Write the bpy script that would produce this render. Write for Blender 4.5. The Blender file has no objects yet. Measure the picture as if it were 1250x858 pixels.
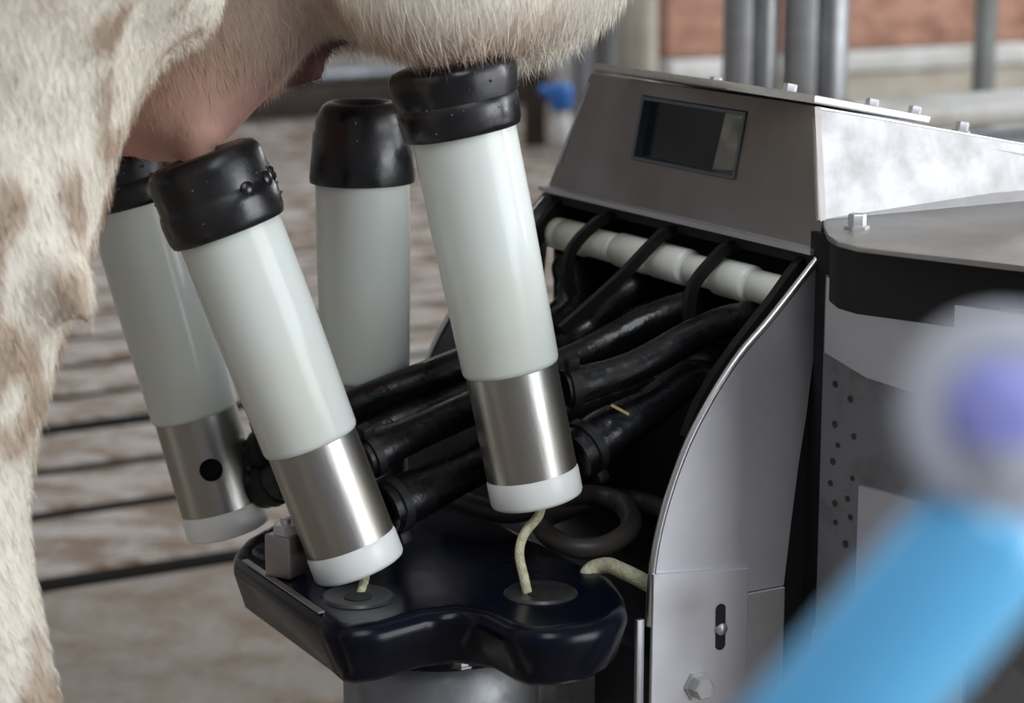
import bpy, bmesh, math, random
import numpy as np
from mathutils import Vector, Matrix, noise
random.seed(7); rng = np.random.default_rng(7)
scene = bpy.context.scene
COL = scene.collection

# ------------------------------------------------------------------ camera
F, CX, CY, CAMH, TILT = 2819.0, 625.0, 429.0, 0.78, math.radians(12)
cam_data = bpy.data.cameras.new('camera'); cam = bpy.data.objects.new('camera', cam_data)
COL.objects.link(cam); scene.camera = cam
cam.location = (0, 0, CAMH); cam.rotation_euler = (math.pi/2 - TILT, 0, 0)
cam_data.sensor_width = 36.0; cam_data.lens = 36.0*F/1250.0
cam_data.clip_start = 0.02; cam_data.clip_end = 100
cam_data.dof.use_dof = True; cam_data.dof.focus_distance = 1.225; cam_data.dof.aperture_fstop = 9.5

# ------------------------------------------------------------------ world and light
world = bpy.data.worlds.new('world'); scene.world = world; world.use_nodes = True
bg = world.node_tree.nodes['Background']; bg.inputs[0].default_value = (0.80, 0.86, 1.0, 1); bg.inputs[1].default_value = 0.24

def area(name, loc, target, sx, sy, power, col):
    l = bpy.data.lights.new(name, 'AREA'); l.shape = 'RECTANGLE'; l.size = sx; l.size_y = sy; l.energy = power; l.color = col
    o = bpy.data.objects.new(name, l); COL.objects.link(o); o.location = loc
    d = Vector(target) - Vector(loc); o.rotation_euler = d.to_track_quat('-Z', 'Y').to_euler()
    return o
# daylight from the barn's open side (right of the camera) and from the roof light behind the camera
area('open_side_daylight', (4.2, -0.6, 1.15), (0.0, 1.25, 0.6), 3.0, 2.3, 170, (0.93, 0.97, 1.0))
area('side_door_daylight', (4.0, 2.0, 1.5), (0.0, 1.25, 0.6), 0.26, 2.2, 75, (0.97, 0.98, 1.0))
area('roof_light', (0.6, -1.2, 3.6), (0.0, 1.6, 0.3), 1.4, 2.4, 60, (0.93, 0.97, 1.0))
area('yard_daylight', (-0.5, 4.6, 4.2), (0.6, 4.6, 0.0), 4.0, 2.5, 85, (0.95, 0.98, 1.0))

area('rear_glare_lamp', (3.0, 6.3, 1.9), (0.3, 1.5, 0.3), 3.2, 1.3, 170, (0.90, 0.95, 1.0))  # unseen lamp added in front of the back wall for glare on the floor

scene.view_settings.view_transform = 'Standard'; scene.view_settings.look = 'None'
scene.view_settings.gamma = 1.0; scene.view_settings.use_curve_mapping = False
scene.view_settings.exposure = 0.0

# ------------------------------------------------------------------ geometry helpers
def ray(px, py):
    a = (px-CX)/F; b = (py-CY)/F
    return Vector((a, math.cos(TILT)-b*math.sin(TILT), -math.sin(TILT)-b*math.cos(TILT)))
CAMP = Vector((0, 0, CAMH))
def W(px, py, d): return CAMP + ray(px, py)*d
def proj(p):
    q = p - CAMP
    z = q.y*math.cos(TILT)-q.z*math.sin(TILT); y = -q.y*math.sin(TILT)-q.z*math.cos(TILT)
    return CX+F*q.x/z, CY+F*y/z, z
# frame of the robot arm: x runs back into the robot, y to its far side, z up
ANG = math.radians(29.867)
RO = W(1003, 305, 1.25)
MR = Matrix.Translation(RO) @ Matrix.Rotation(ANG, 4, 'Z')
U = Vector((math.cos(ANG), math.sin(ANG), 0)); V = Vector((-math.sin(ANG), math.cos(ANG), 0))
def Lw(a, y, c): return MR @ Vector((a, y, c))
MRI = MR.inverted()
def on_plane(px, py, p0, n):
    r = ray(px, py); return CAMP + r*((p0-CAMP).dot(n)/r.dot(n))
def on_y(px, py, yl): return MRI @ on_plane(px, py, Lw(0, yl, 0), V)      # robot coordinates
def on_z(px, py, zw): return on_plane(px, py, Vector((0, 0, zw)), Vector((0, 0, 1)))

MATS = {}
ROOTM = {}
def thing(name, label, cat, matrix=None, group=None, kind=None):
    o = bpy.data.objects.new(name, None); COL.objects.link(o); o.empty_display_size = 0.02
    m = matrix or Matrix.Identity(4); o.matrix_world = m; ROOTM[o.name] = m
    tag(o, label, cat, group, kind); return o
def tag(o, label=None, cat=None, group=None, kind=None):
    if label: o['label'] = label
    if cat: o['category'] = cat
    if group: o['group'] = group
    if kind: o['kind'] = kind
    return o
def mesh_obj(name, bm, mat, parent=None, local=False, smooth=40, kind=None, label=None):
    """bm is in world coordinates unless local (then in the root's frame)."""
    me = bpy.data.meshes.new(name)
    M = Matrix.Identity(4)
    if parent is not None: M = ROOTM[parent.name]
    if not local and parent is not None: bm.transform(M.inverted())
    bmesh.ops.recalc_face_normals(bm, faces=bm.faces[:])
    bm.to_mesh(me); bm.free()
    if smooth:
        me.shade_smooth(); me.set_sharp_from_angle(angle=math.radians(smooth))
    o = bpy.data.objects.new(name, me); COL.objects.link(o)
    me.materials.append(MATS[mat])
    if parent is not None: o.parent = parent
    ROOTM[o.name] = M          # children of parts keep the root frame (parts sit at identity)
    if kind: o['kind'] = kind
    if label: o['label'] = label
    return o
def frame(d):
    d = d.normalized(); a = Vector((0, 0, 1)) if abs(d.z) < 0.9 else Vector((1, 0, 0))
    x = a.cross(d).normalized(); return x, d.cross(x)
def add_rings(bm, rings, cap0=True, cap1=True, close=False):
    vs = [[bm.verts.new(p) for p in r] for r in rings]; n = len(vs[0])
    m = len(vs)
    for i in range(m if close else m-1):
        A, B = vs[i], vs[(i+1) % m]
        for k in range(n): bm.faces.new((A[k], A[(k+1) % n], B[(k+1) % n], B[k]))
    if not close:
        if cap0: bm.faces.new(vs[0][::-1])
        if cap1: bm.faces.new(vs[-1])
    return vs
def lathe(bm, p, q, prof, n=40, cap0=True, cap1=True, close=False):
    """prof: (distance along p->q, radius)."""
    d = (q-p).normalized(); x, y = frame(d)
    rings = [[p+d*t+(x*math.cos(2*math.pi*k/n)+y*math.sin(2*math.pi*k/n))*r for k in range(n)] for t, r in prof]
    return add_rings(bm, rings, cap0, cap1, close)
def catmull(pts, per=10):
    pts = [Vector(p) for p in pts]; out = []
    P = [pts[0]*2-pts[1]] + pts + [pts[-1]*2-pts[-2]]
    for i in range(1, len(P)-2):
        for s in range(per):
            t = s/per; a, b, c, d = P[i-1], P[i], P[i+1], P[i+2]
            out.append(0.5*((2*b)+(c-a)*t+(2*a-5*b+4*c-d)*t*t+(3*b-a-3*c+d)*t**3))
    out.append(pts[-1]); return out
def tube(bm, pts, r, n=16, closed=False, ends=True):
    m = len(pts); rings = []; x = None
    for i, p in enumerate(pts):
        if closed: d = pts[(i+1) % m]-pts[i-1]
        else: d = pts[min(i+1, m-1)]-pts[max(i-1, 0)]
        d.normalize()
        if x is None: x, y = frame(d)
        else:
            x = (x-d*x.dot(d)).normalized(); y = d.cross(x)
        rr = r(i/(m-1)) if callable(r) else r
        rings.append([p+(x*math.cos(2*math.pi*k/n)+y*math.sin(2*math.pi*k/n))*rr for k in range(n)])
    add_rings(bm, rings, ends, ends, closed)
def box(bm, x0, x1, y0, y1, z0, z1, bev=0.0, seg=2, M=None):
    vs = [bm.verts.new((x, y, z)) for x in (x0, x1) for y in (y0, y1) for z in (z0, z1)]
    fs = [(0,1,3,2),(4,6,7,5),(0,4,5,1),(2,3,7,6),(0,2,6,4),(1,5,7,3)]
    faces = [bm.faces.new([vs[i] for i in f]) for f in fs]
    if M is not None:
        for v in vs: v.co = M @ v.co
    if bev:
        es = list({e for f in faces for e in f.edges})
        bmesh.ops.bevel(bm, geom=es, offset=bev, segments=seg, profile=0.5, affect='EDGES')
def prism(bm, outline, ext, bev=0.0, seg=2):
    """outline: list of Vectors (planar), ext: extrusion Vector."""
    a = [bm.verts.new(p) for p in outline]; b = [bm.verts.new(p+ext) for p in outline]; n = len(a)
    fs = [bm.faces.new(a), bm.faces.new(b[::-1])]
    for k in range(n): fs.append(bm.faces.new((a[k], b[k], b[(k+1) % n], a[(k+1) % n])))
    if bev:
        es = set(fs[0].edges) | set(fs[1].edges)
        bmesh.ops.bevel(bm, geom=list(es), offset=bev, segments=seg, profile=0.5, affect='EDGES')
def strap(bm, pts, side, w, h):
    """flat band along pts: w across 'side', h in the other direction."""
    m = len(pts); rings = []
    for i, p in enumerate(pts):
        d = (pts[min(i+1, m-1)]-pts[max(i-1, 0)]).normalized(); nrm = d.cross(side).normalized()
        rings.append([p+side*w/2+nrm*h/2, p-side*w/2+nrm*h/2, p-side*w/2-nrm*h/2, p+side*w/2-nrm*h/2])
    add_rings(bm, rings)
def hexbolt(bm, c, n, r, h):
    lathe(bm, c, c+n, [(0, r*1.5), (h*.2, r*1.5), (h*.2, r*1.1), (h*.9, r*1.1), (h, r*.95)], n=6)
def BM(): return bmesh.new()

# ------------------------------------------------------------------ materials
def material(name, col, rough=0.5, metal=0.0, col2=None, nscale=20, nlo=0.4, nhi=0.65, rough2=None, bump=0.0, bscale=60, stretch=(1,1,1),
             coat=0.0, sss=0.0, sssr=(1,1,1), spec=0.5, aniso=0.0, attr=None, detail=6):
    m = bpy.data.materials.new(name); m.use_nodes = True; nt = m.node_tree; b = nt.nodes['Principled BSDF']
    b.inputs['Base Color'].default_value = (*col, 1); b.inputs['Roughness'].default_value = rough; b.inputs['Metallic'].default_value = metal
    b.inputs['Coat Weight'].default_value = coat; b.inputs['Coat Roughness'].default_value = 0.12
    b.inputs['Specular IOR Level'].default_value = spec; b.inputs['Anisotropic'].default_value = aniso
    if sss:
        b.inputs['Subsurface Weight'].default_value = sss; b.inputs['Subsurface Radius'].default_value = sssr; b.inputs['Subsurface Scale'].default_value = 0.01
    tc = nt.nodes.new('ShaderNodeTexCoord'); mp = nt.nodes.new('ShaderNodeMapping'); mp.inputs['Scale'].default_value = stretch
    nt.links.new(tc.outputs['Object'], mp.inputs[0])
    base = None
    if attr:
        at = nt.nodes.new('ShaderNodeVertexColor'); at.layer_name = attr; base = at.outputs[0]
        nt.links.new(base, b.inputs['Base Color'])
    if col2 is not None or rough2 is not None:
        n = nt.nodes.new('ShaderNodeTexNoise'); n.inputs['Scale'].default_value = nscale; n.inputs['Detail'].default_value = detail; n.inputs['Roughness'].default_value = 0.6
        nt.links.new(mp.outputs[0], n.inputs['Vector'])
        r = nt.nodes.new('ShaderNodeMapRange'); r.inputs[1].default_value = nlo; r.inputs[2].default_value = nhi
        nt.links.new(n.outputs[0], r.inputs[0])
        if col2 is not None:
            mx = nt.nodes.new('ShaderNodeMix'); mx.data_type = 'RGBA'; mx.inputs[6].default_value = (*col, 1); mx.inputs[7].default_value = (*col2, 1)
            if base is not None: nt.links.new(base, mx.inputs[6])
            nt.links.new(r.outputs[0], mx.inputs[0]); nt.links.new(mx.outputs[2], b.inputs['Base Color'])
        if rough2 is not None:
            r2 = nt.nodes.new('ShaderNodeMapRange'); r2.inputs[1].default_value = nlo; r2.inputs[2].default_value = nhi
            r2.inputs[3].default_value = rough; r2.inputs[4].default_value = rough2
            nt.links.new(n.outputs[0], r2.inputs[0]); nt.links.new(r2.outputs[0], b.inputs['Roughness'])
    if bump:
        n2 = nt.nodes.new('ShaderNodeTexNoise'); n2.inputs['Scale'].default_value = bscale; n2.inputs['Detail'].default_value = 4
        nt.links.new(mp.outputs[0], n2.inputs['Vector'])
        bp = nt.nodes.new('ShaderNodeBump'); bp.inputs['Strength'].default_value = bump; bp.inputs['Distance'].default_value = 0.004
        nt.links.new(n2.outputs[0], bp.inputs['Height']); nt.links.new(bp.outputs[0], b.inputs['Normal'])
    MATS[name] = m; return m

material('nylon', (0.69, 0.73, 0.70), 0.17, col2=(0.68, 0.67, 0.54), nscale=9, nlo=0.45, nhi=0.75, rough2=0.26, bump=0.03, bscale=90, sss=0.35, sssr=(1.0, 1.0, 0.9), spec=0.22)
material('white_plastic', (0.86, 0.87, 0.85), 0.35, col2=(0.74, 0.72, 0.64), nscale=25, nlo=0.55, nhi=0.8, sss=0.2)
material('roller_plastic', (0.86, 0.88, 0.83), 0.25, col2=(0.74, 0.75, 0.62), nscale=30, nlo=0.4, nhi=0.7, sss=0.2)
material('rubber', (0.007, 0.007, 0.009), 0.22, rough2=0.45, nscale=35, bump=0.12, bscale=55, spec=0.5)
material('hose_rubber', (0.005, 0.005, 0.006), 0.16, rough2=0.5, nscale=60, nlo=0.35, nhi=0.7, bump=0.25, bscale=90, spec=0.4)
material('strap_rubber', (0.009, 0.009, 0.010), 0.5, spec=0.3, bump=0.1)
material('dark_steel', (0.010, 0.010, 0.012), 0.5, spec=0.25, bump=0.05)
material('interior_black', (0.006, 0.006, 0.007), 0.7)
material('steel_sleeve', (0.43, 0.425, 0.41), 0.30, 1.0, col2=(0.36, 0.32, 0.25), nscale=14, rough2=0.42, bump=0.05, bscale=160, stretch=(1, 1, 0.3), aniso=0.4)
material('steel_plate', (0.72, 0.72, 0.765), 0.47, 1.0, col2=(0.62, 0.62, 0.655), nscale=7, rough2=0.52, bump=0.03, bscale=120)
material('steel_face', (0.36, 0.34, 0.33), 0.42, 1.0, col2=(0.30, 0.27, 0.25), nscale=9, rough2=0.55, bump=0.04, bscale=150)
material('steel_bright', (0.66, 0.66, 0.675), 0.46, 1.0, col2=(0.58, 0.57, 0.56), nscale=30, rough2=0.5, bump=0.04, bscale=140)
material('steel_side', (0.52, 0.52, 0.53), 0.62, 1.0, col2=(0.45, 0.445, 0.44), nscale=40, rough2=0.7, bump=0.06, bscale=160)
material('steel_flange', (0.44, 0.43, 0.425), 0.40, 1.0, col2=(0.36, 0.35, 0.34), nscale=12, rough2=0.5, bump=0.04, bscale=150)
material('steel_dirty', (0.27, 0.275, 0.29), 0.5, 0.85, col2=(0.13, 0.12, 0.11), nscale=28, nlo=0.5, nhi=0.8, rough2=0.75, bump=0.1, bscale=90)
material('rusty_rim', (0.62, 0.61, 0.61), 0.3, 1.0, col2=(0.45, 0.36, 0.26), nscale=12, nlo=0.55, nhi=0.8, rough2=0.5)
material('tray_plastic', (0.0022, 0.003, 0.009), 0.18, rough2=0.28, nscale=18, bump=0.04, bscale=60, spec=0.2)
material('socket_dark', (0.07, 0.07, 0.075), 0.25, 0.7, rough2=0.45, nscale=40, bump=0.1)
material('cord', (0.62, 0.60, 0.42), 0.8, col2=(0.42, 0.40, 0.25), nscale=300, bump=0.5, bscale=900)
material('cable', (0.045, 0.043, 0.042), 0.45, col2=(0.08, 0.07, 0.06), nscale=15, bump=0.08)
material('blue_plastic', (0.16, 0.56, 0.92), 0.3, col2=(0.13, 0.50, 0.88), nscale=30, sss=0.15, coat=0.5)
material('grey_plastic', (0.56, 0.58, 0.66), 0.4, bump=0.03)
material('violet_plastic', (0.36, 0.38, 0.86), 0.4, bump=0.03)
material('concrete', (0.38, 0.335, 0.30), 0.42, col2=(0.15, 0.088, 0.04), nscale=18, nlo=0.42, nhi=0.62, rough2=0.10, bump=1.0, bscale=80, stretch=(0.6, 1, 1))
material('concrete_slab', (0.25, 0.215, 0.18), 0.55, col2=(0.15, 0.10, 0.05), nscale=12, nlo=0.42, nhi=0.66, rough2=0.2, bump=0.8, bscale=60)
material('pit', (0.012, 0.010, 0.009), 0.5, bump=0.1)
material('wall_paint', (0.62, 0.60, 0.58), 0.7, col2=(0.40, 0.35, 0.30), nscale=5, bump=0.2, bscale=20)
material('wood_red', (0.52, 0.28, 0.20), 0.7, col2=(0.26, 0.13, 0.085), nscale=6, stretch=(0.3, 3, 3), bump=0.2)
material('wood_dark', (0.055, 0.036, 0.027), 0.7, col2=(0.03, 0.02, 0.015), nscale=8, bump=0.2)
material('galvanised', (0.40, 0.41, 0.43), 0.42, 0.9, col2=(0.26, 0.26, 0.27), nscale=10, rough2=0.55, bump=0.05)
material('pipe_white', (0.70, 0.71, 0.70), 0.4, col2=(0.52, 0.50, 0.45), nscale=9, bump=0.05)
material('pipe_grey', (0.22, 0.235, 0.225), 0.45, col2=(0.15, 0.15, 0.14), nscale=9, bump=0.05)
material('pipe_beige', (0.55, 0.51, 0.42), 0.5, col2=(0.42, 0.38, 0.30), nscale=9, bump=0.05)
material('blue_paint', (0.03, 0.15, 0.50), 0.4, bump=0.05)
material('droplet', (0.06, 0.06, 0.065), 0.05, spec=0.9)
material('mirror', (0.92, 0.89, 0.85), 0.07, 1.0, col2=(0.60, 0.57, 0.54), nscale=32, nlo=0.45, nhi=0.6, rough2=0.2, bump=0.05, bscale=40)
material('frame_dark', (0.16, 0.175, 0.19), 0.3, 0.8, bump=0.05)
material('straw', (0.45, 0.36, 0.14), 0.6, bump=0.05)
material('hoof', (0.05, 0.04, 0.035), 0.5, bump=0.2)
m = material('hide', (0.7, 0.62, 0.5), 0.75, col2=(0.36, 0.24, 0.15), nscale=26, nlo=0.58, nhi=0.80, bump=0.5, bscale=70, attr='Col', sss=0.08, stretch=(1, 1, 0.55))
material('hair', (0.7, 0.62, 0.5), 0.6, attr='Col', spec=0.3)
# glass: fresnel mix of a clear and a mirror surface
g = bpy.data.materials.new('glass'); g.use_nodes = True; nt = g.node_tree; nt.nodes.remove(nt.nodes['Principled BSDF'])
out = nt.nodes['Material Output']; tr = nt.nodes.new('ShaderNodeBsdfTransparent'); tr.inputs[0].default_value = (0.85, 0.88, 0.88, 1)
gl = nt.nodes.new('ShaderNodeBsdfGlossy'); gl.inputs['Roughness'].default_value = 0.06; lw = nt.nodes.new('ShaderNodeLayerWeight'); fr = nt.nodes.new('ShaderNodeMapRange'); fr.inputs[1].default_value = 0.35; fr.inputs[3].default_value = 0.03; fr.inputs[4].default_value = 0.22; nt.links.new(lw.outputs['Facing'], fr.inputs[0])
mx = nt.nodes.new('ShaderNodeMixShader'); nt.links.new(fr.outputs[0], mx.inputs[0]); nt.links.new(tr.outputs[0], mx.inputs[1]); nt.links.new(gl.outputs[0], mx.inputs[2]); nt.links.new(mx.outputs[0], out.inputs[0])
MATS['glass'] = g

# ================================================================== SETTING
ZF = -RO.z                                    # floor level in robot coordinates
floor_m = MR @ Matrix.Translation((0, 0, ZF))
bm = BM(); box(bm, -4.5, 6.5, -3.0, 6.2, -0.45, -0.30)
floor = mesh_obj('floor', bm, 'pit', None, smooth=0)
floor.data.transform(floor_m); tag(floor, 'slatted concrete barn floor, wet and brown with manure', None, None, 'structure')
ROOTM[floor.name] = Matrix.Identity(4)
def slat(y0, y1, mat='concrete', name='slat', x0=-4.4, x1=6.4):
    bm = BM(); n = 44; rings = []
    prof = [(y0, -0.12), (y0, -0.006), (y0+0.006, 0.0), ((y0+y1)/2, 0.003), (y1-0.006, 0.0), (y1, -0.006), (y1, -0.12)]
    for i in range(n+1):
        x = x0+(x1-x0)*i/n
        rings.append([Vector((x, y+(0.007*noise.noise(Vector((x*3, y*2, 1))) if k not in (0, 6) else 0), z+(0.004*noise.noise(Vector((x*4, y*9, 3))) if 0 < k < 6 else 0))) for k, (y, z) in enumerate(prof)])
    add_rings(bm, rings)
    bm.transform(floor_m)
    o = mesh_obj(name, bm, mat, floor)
    o.data.materials.append(MATS['pit'])           # near-black sides stand in for the shade in the gaps
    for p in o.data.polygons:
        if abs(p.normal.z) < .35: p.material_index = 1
    return o
gaps = [1.388, 1.658, 1.856, 2.074, 2.258, 2.458, 2.656, 2.863] + [3.065+0.202*i for i in range(13)]
wide = {1.388: 0.062, 2.074: 0.075}
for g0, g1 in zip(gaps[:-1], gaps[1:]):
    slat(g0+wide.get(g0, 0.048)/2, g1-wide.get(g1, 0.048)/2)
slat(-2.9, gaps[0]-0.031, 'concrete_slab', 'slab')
# rear wall of the stall, low kerb and rails (all parallel to the slats)
def along(name, label, cat, mat, y0, y1, z0, z1, x0, x1, bev=0.004, kind=None, parent=None, group=None):
    bm = BM(); box(bm, x0, x1, y0, y1, z0, z1, bev); bm.transform(floor_m)
    o = mesh_obj(name, bm, mat, parent)
    return tag(o, label, cat, group, kind)
def zf_at(px, py, yl): return on_y(px, py, yl).z - ZF
def xf_at(px, py, yl): return on_y(px, py, yl).x
along('wall_back', 'pale barn wall behind the slatted floor', None, 'wall_paint', 6.0, 6.15, -0.1, 3.2, -4.4, 6.4, kind='structure')

# ================================================================== BACKGROUND THINGS
yk = 5.70
k0 = zf_at(400, 135, yk); k1 = zf_at(400, 103, yk)
along('kerb', 'low dark kerb far behind the upright cup', 'kerb', 'wood_dark', yk, yk+0.12, -0.02, k1, -4.4, xf_at(672, 100, yk))
r0 = zf_at(420, 101, yk-0.1); r1 = zf_at(420, 82, yk-0.1)
def rail(name, label, mat, yl, zc, r, x0, x1, cat='rail', group=None):
    bm = BM(); lathe(bm, Vector((x0, yl, zc)), Vector((x1, yl, zc)), [(0, r*0.9), (0.004, r), (x1-x0-0.004, r), (x1-x0, r*0.9)], n=24); bm.transform(floor_m)
    o = mesh_obj(name, bm, mat); tag(o, label, cat, group); return o
rail('floor_rail', 'thin grey rail above the dark kerb, behind the upright cup', 'galvanised', yk+0.02, k1+0.025, 0.028, -4.3, xf_at(640, 90, yk))

def post(name, label, px0, px1, d, mat, cat='post', square=False, zb=0.0, zt=2.4, group=None, ybase=None):
    pm = W((px0+px1)/2, 60, d); r = (px1-px0)/2*d/F
    bm = BM(); p = Vector((pm.x, pm.y, zb)); q = Vector((pm.x, pm.y, zt))
    if square: 
        box(bm, -r*0.92, r*0.92, -r*0.92, r*0.92, zb, zt, r*0.15, M=Matrix.Translation((pm.x, pm.y, 0)))
    else: lathe(bm, p, q, [(0, r), (zt-zb, r)], n=32)
    o = mesh_obj(name, bm, mat); tag(o, label, cat, group); return o
post('timber_post', 'dark brown timber post left of the pale pipes', 638, 668, 6.4, 'wood_dark', square=True)
post('pipe', 'white pipe rising beside the dark timber post', 670, 700, 6.5, 'pipe_white', 'pipe', group='background pipes')
post('pipe', 'thin bluish grey pipe next to the white pipe', 702, 722, 6.3, 'galvanised', 'pipe', group='background pipes')
post('pipe', 'dark grey pipe between the thin pipe and the beige pipe', 724, 752, 6.5, 'pipe_grey', 'pipe', group='background pipes')
post('pipe', 'wide beige pipe behind the camera housing', 756, 803, 6.4, 'pipe_beige', 'pipe', group='background pipes')
# blue valve on the white pipe
vp = W(685, 117, 6.2); t = thing('pipe_valve', 'blue painted valve clamped on the white pipe', 'valve', Matrix.Translation(vp))
bm = BM(); lathe(bm, vp+Vector((0, -0.03, -0.035)), vp+Vector((0, -0.03, 0.035)), [(0, .026), (.005, .03), (.065, .03), (.07, .026)], n=20); mesh_obj('valve_body', bm, 'blue_paint', t)
bm = BM(); lathe(bm, vp+Vector((-.02, -.03, .01)), vp+Vector((-.06, -.03, .02)), [(0, .016), (.03, .016), (.04, .012)], n=16); mesh_obj('valve_handle', bm, 'blue_paint', t)
bm = BM(); lathe(bm, vp+Vector((0, -0.03, -.13)), vp+Vector((0, -.03, -.035)), [(0, .024), (.01, .03), (.06, .028), (.095, .02)], n=16); mesh_obj('valve_outlet', bm, 'pipe_white', t)
# stainless double post behind the housing
def channel(name, label, px0, px1, d):
    pm = W((px0+px1)/2, 60, d); w = (px1-px0)*d/F; t = thing(name, label, 'post', Matrix.Translation((pm.x, pm.y, 0)), 'stainless posts behind the housing')
    bm = BM(); box(bm, -w/2, -w*0.02, -0.03, 0.03, 0, 2.4, 0.008, M=Matrix.Translation((pm.x, pm.y, 0))); mesh_obj('post_profile', bm, 'galvanised', t)
    bm = BM(); lathe(bm, Vector((pm.x+w*0.24, pm.y, 0)), Vector((pm.x+w*0.24, pm.y, 2.4)), [(0, w*.25), (2.4, w*.25)], n=32); mesh_obj('post_tube', bm, 'galvanised', t)
channel('steel_post', 'stainless double post behind the housing, left of the pair', 884, 952, 3.0)
channel('steel_post', 'stainless double post behind the housing, right of the pair', 957, 1036, 3.0)
post('steel_post', 'dark grey post at the upper right edge', 1188, 1216, 4.4, 'pipe_grey', group='background posts')
# boards behind
def board(name, label, mat, px, ya, yb, yl, xa, xb, th=0.05, cat='board', group='horizontal boards of the far partition'):
    z1 = zf_at(px, ya, yl); z0 = zf_at(px, yb, yl)
    return along(name, label, cat, mat, yl, yl+th, z0, z1, xa, xb, 0.006, group=group)
yb = 3.6
xa = xf_at(815, 60, yb)
board('partition_board', 'reddish brown board of the far partition, topmost', 'wood_red', 1100, -40, 57, yb, xa, 6.0)
board('partition_board', 'white painted board below the reddish brown board', 'pipe_white', 1100, 60, 86, yb-0.02, xa, 6.0)
board('partition_board', 'pale beige board below the white board', 'pipe_beige', 1100, 87, 128, yb, xa, 6.0)
board('partition_board', 'white board at the bottom of the far partition', 'wall_paint', 1100, 130, 330, yb, xa, 6.0)
# big galvanised pipes behind the wedge of the housing
yp = 1.25
za = zf_at(1130, 116, yp); zb_ = zf_at(1130, 160, yp)
rail('feed_rail', 'thick pale metal tube behind the wedge of the housing, upper', 'pipe_white', yp, (za+zb_)/2, (za-zb_)/2, xf_at(1036, 130, yp), 3.2, 'tube', 'thick tubes behind the robot')
yp2 = 0.85
za = zf_at(1130, 163, yp2); zb_ = zf_at(1130, 226, yp2)
rail('feed_rail', 'thick grey metal tube behind the wedge of the housing, lower', 'galvanised', yp2, (za+zb_)/2, (za-zb_)/2, xf_at(1040, 180, yp2), 3.0, 'tube', 'thick tubes behind the robot')

# ================================================================== ROBOT ARM HEAD
robot = thing('milking_robot_arm', 'stainless milking robot arm head with camera window and curved side plates', 'robot arm', MR @ Matrix.Translation((0, 0, ZF)))
RL = Matrix.Translation((0, 0, -ZF))       # robot coords -> root frame (root sits on the floor)
def rpart(name, bm, mat, parent=None, **k):
    bm.transform(RL); return mesh_obj(name, bm, mat, parent or robot, local=True, **k)
v3 = lambda a, y, c: Vector((a, y, c))
SL = 0.2
# --- camera housing: front face with a window opening
def fp(y, c, off=0.0): return v3(SL*c+off, y, c)
outer = [fp(0, 0), fp(0.289, 0), fp(0.262, 0.074), fp(0.029, 0.074)]
inner = [fp(0.089, 0.027), fp(0.199, 0.027), fp(0.199, 0.066), fp(0.089, 0.066)]
bm = BM(); ext = v3(0.004, 0, 0)
o1 = [bm.verts.new(p) for p in outer]; i1 = [bm.verts.new(p) for p in inner]
o2 = [bm.verts.new(p+ext) for p in outer]; i2 = [bm.verts.new(p+ext) for p in inner]
for k in range(4):
    j = (k+1) % 4
    bm.faces.new((o1[k], o1[j], i1[j], i1[k])); bm.faces.new((o2[j], o2[k], i2[k], i2[j]))
    bm.faces.new((o1[j], o1[k], o2[k], o2[j])); bm.faces.new((i1[k], i1[j], i2[j], i2[k]))
bmesh.ops.bevel(bm, geom=[e for e in bm.edges if e.calc_length() > 0.01 and len(e.link_faces) == 2 and e.calc_face_angle(0) > 0.7], offset=0.0008, segments=2, affect='EDGES')
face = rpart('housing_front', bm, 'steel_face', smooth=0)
# folded lower lip
bm = BM(); strap(bm, [v3(-.003, 0.001, -.001), v3(-.003, .29, -.001)], v3(1, 0, 0), .008, .003); rpart('lip', bm, 'steel_plate', face)
# window frame, pane, dark chamber and mirror
def wr(y0, y1, c0, c1, off): return [fp(y0, c0, off), fp(y1, c0, off), fp(y1, c1, off), fp(y0, c1, off)]
bm = BM()
A = wr(.0895, .1985, .0275, .0655, -.0012); B = wr(.0915, .1955, .0292, .0635, -.0012); C = wr(.0915, .1955, .0292, .0635, .010); D = wr(.0895, .1985, .0275, .0655, .010)
add_rings(bm, [A, B, C, D], close=True)
wf = rpart('window_frame', bm, 'frame_dark', smooth=0)
bm = BM(); prism(bm, wr(.0915, .1955, .0292, .0635, .0045), v3(.0012, 0, 0)); rpart('window_pane', bm, 'glass', wf)
bm = BM()
rings = [wr(.0895, .1985, .0275, .0655, .0105), wr(.0895, .1985, .0275, .0655, .045)]
add_rings(bm, rings, cap0=False); rpart('camera_chamber', bm, 'interior_black', wf, smooth=0)
bm = BM(); prism(bm, [fp(.0965, .0293, .0200), fp(.122, .0293, .0065), fp(.119, .0625, .0065), fp(.0965, .0625, .0200)], v3(.001, 0, 0)); rpart('mirror', bm, 'mirror', wf, smooth=0)
# --- wedge: sides and top (the top slopes down towards the back)
XB, CB = 0.26, 0.020                 # rear end of the wedge
def side_pan(name, y_b, y_t, sgn, mat):
    bm = BM(); t = 0.003*sgn
    q = [v3(.002, y_b+sgn*.004*0, .015), v3(.0148, y_t, .0735), v3(XB, y_t-sgn*.012, .026), v3(XB, y_b, .015)]
    # build as a thin solid
    prism(bm, q, v3(0, t, 0), 0.0006); return rpart(name, bm, mat, smooth=0)
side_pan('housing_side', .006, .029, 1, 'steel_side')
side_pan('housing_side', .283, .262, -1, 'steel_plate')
bm = BM(); prism(bm, [v3(.0155, .029, .0742), v3(.0155, .262, .0742), v3(XB, .262, .027), v3(XB, .029, .027)], v3(0, 0, -.003)); rpart('housing_top', bm, 'steel_plate')
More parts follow.
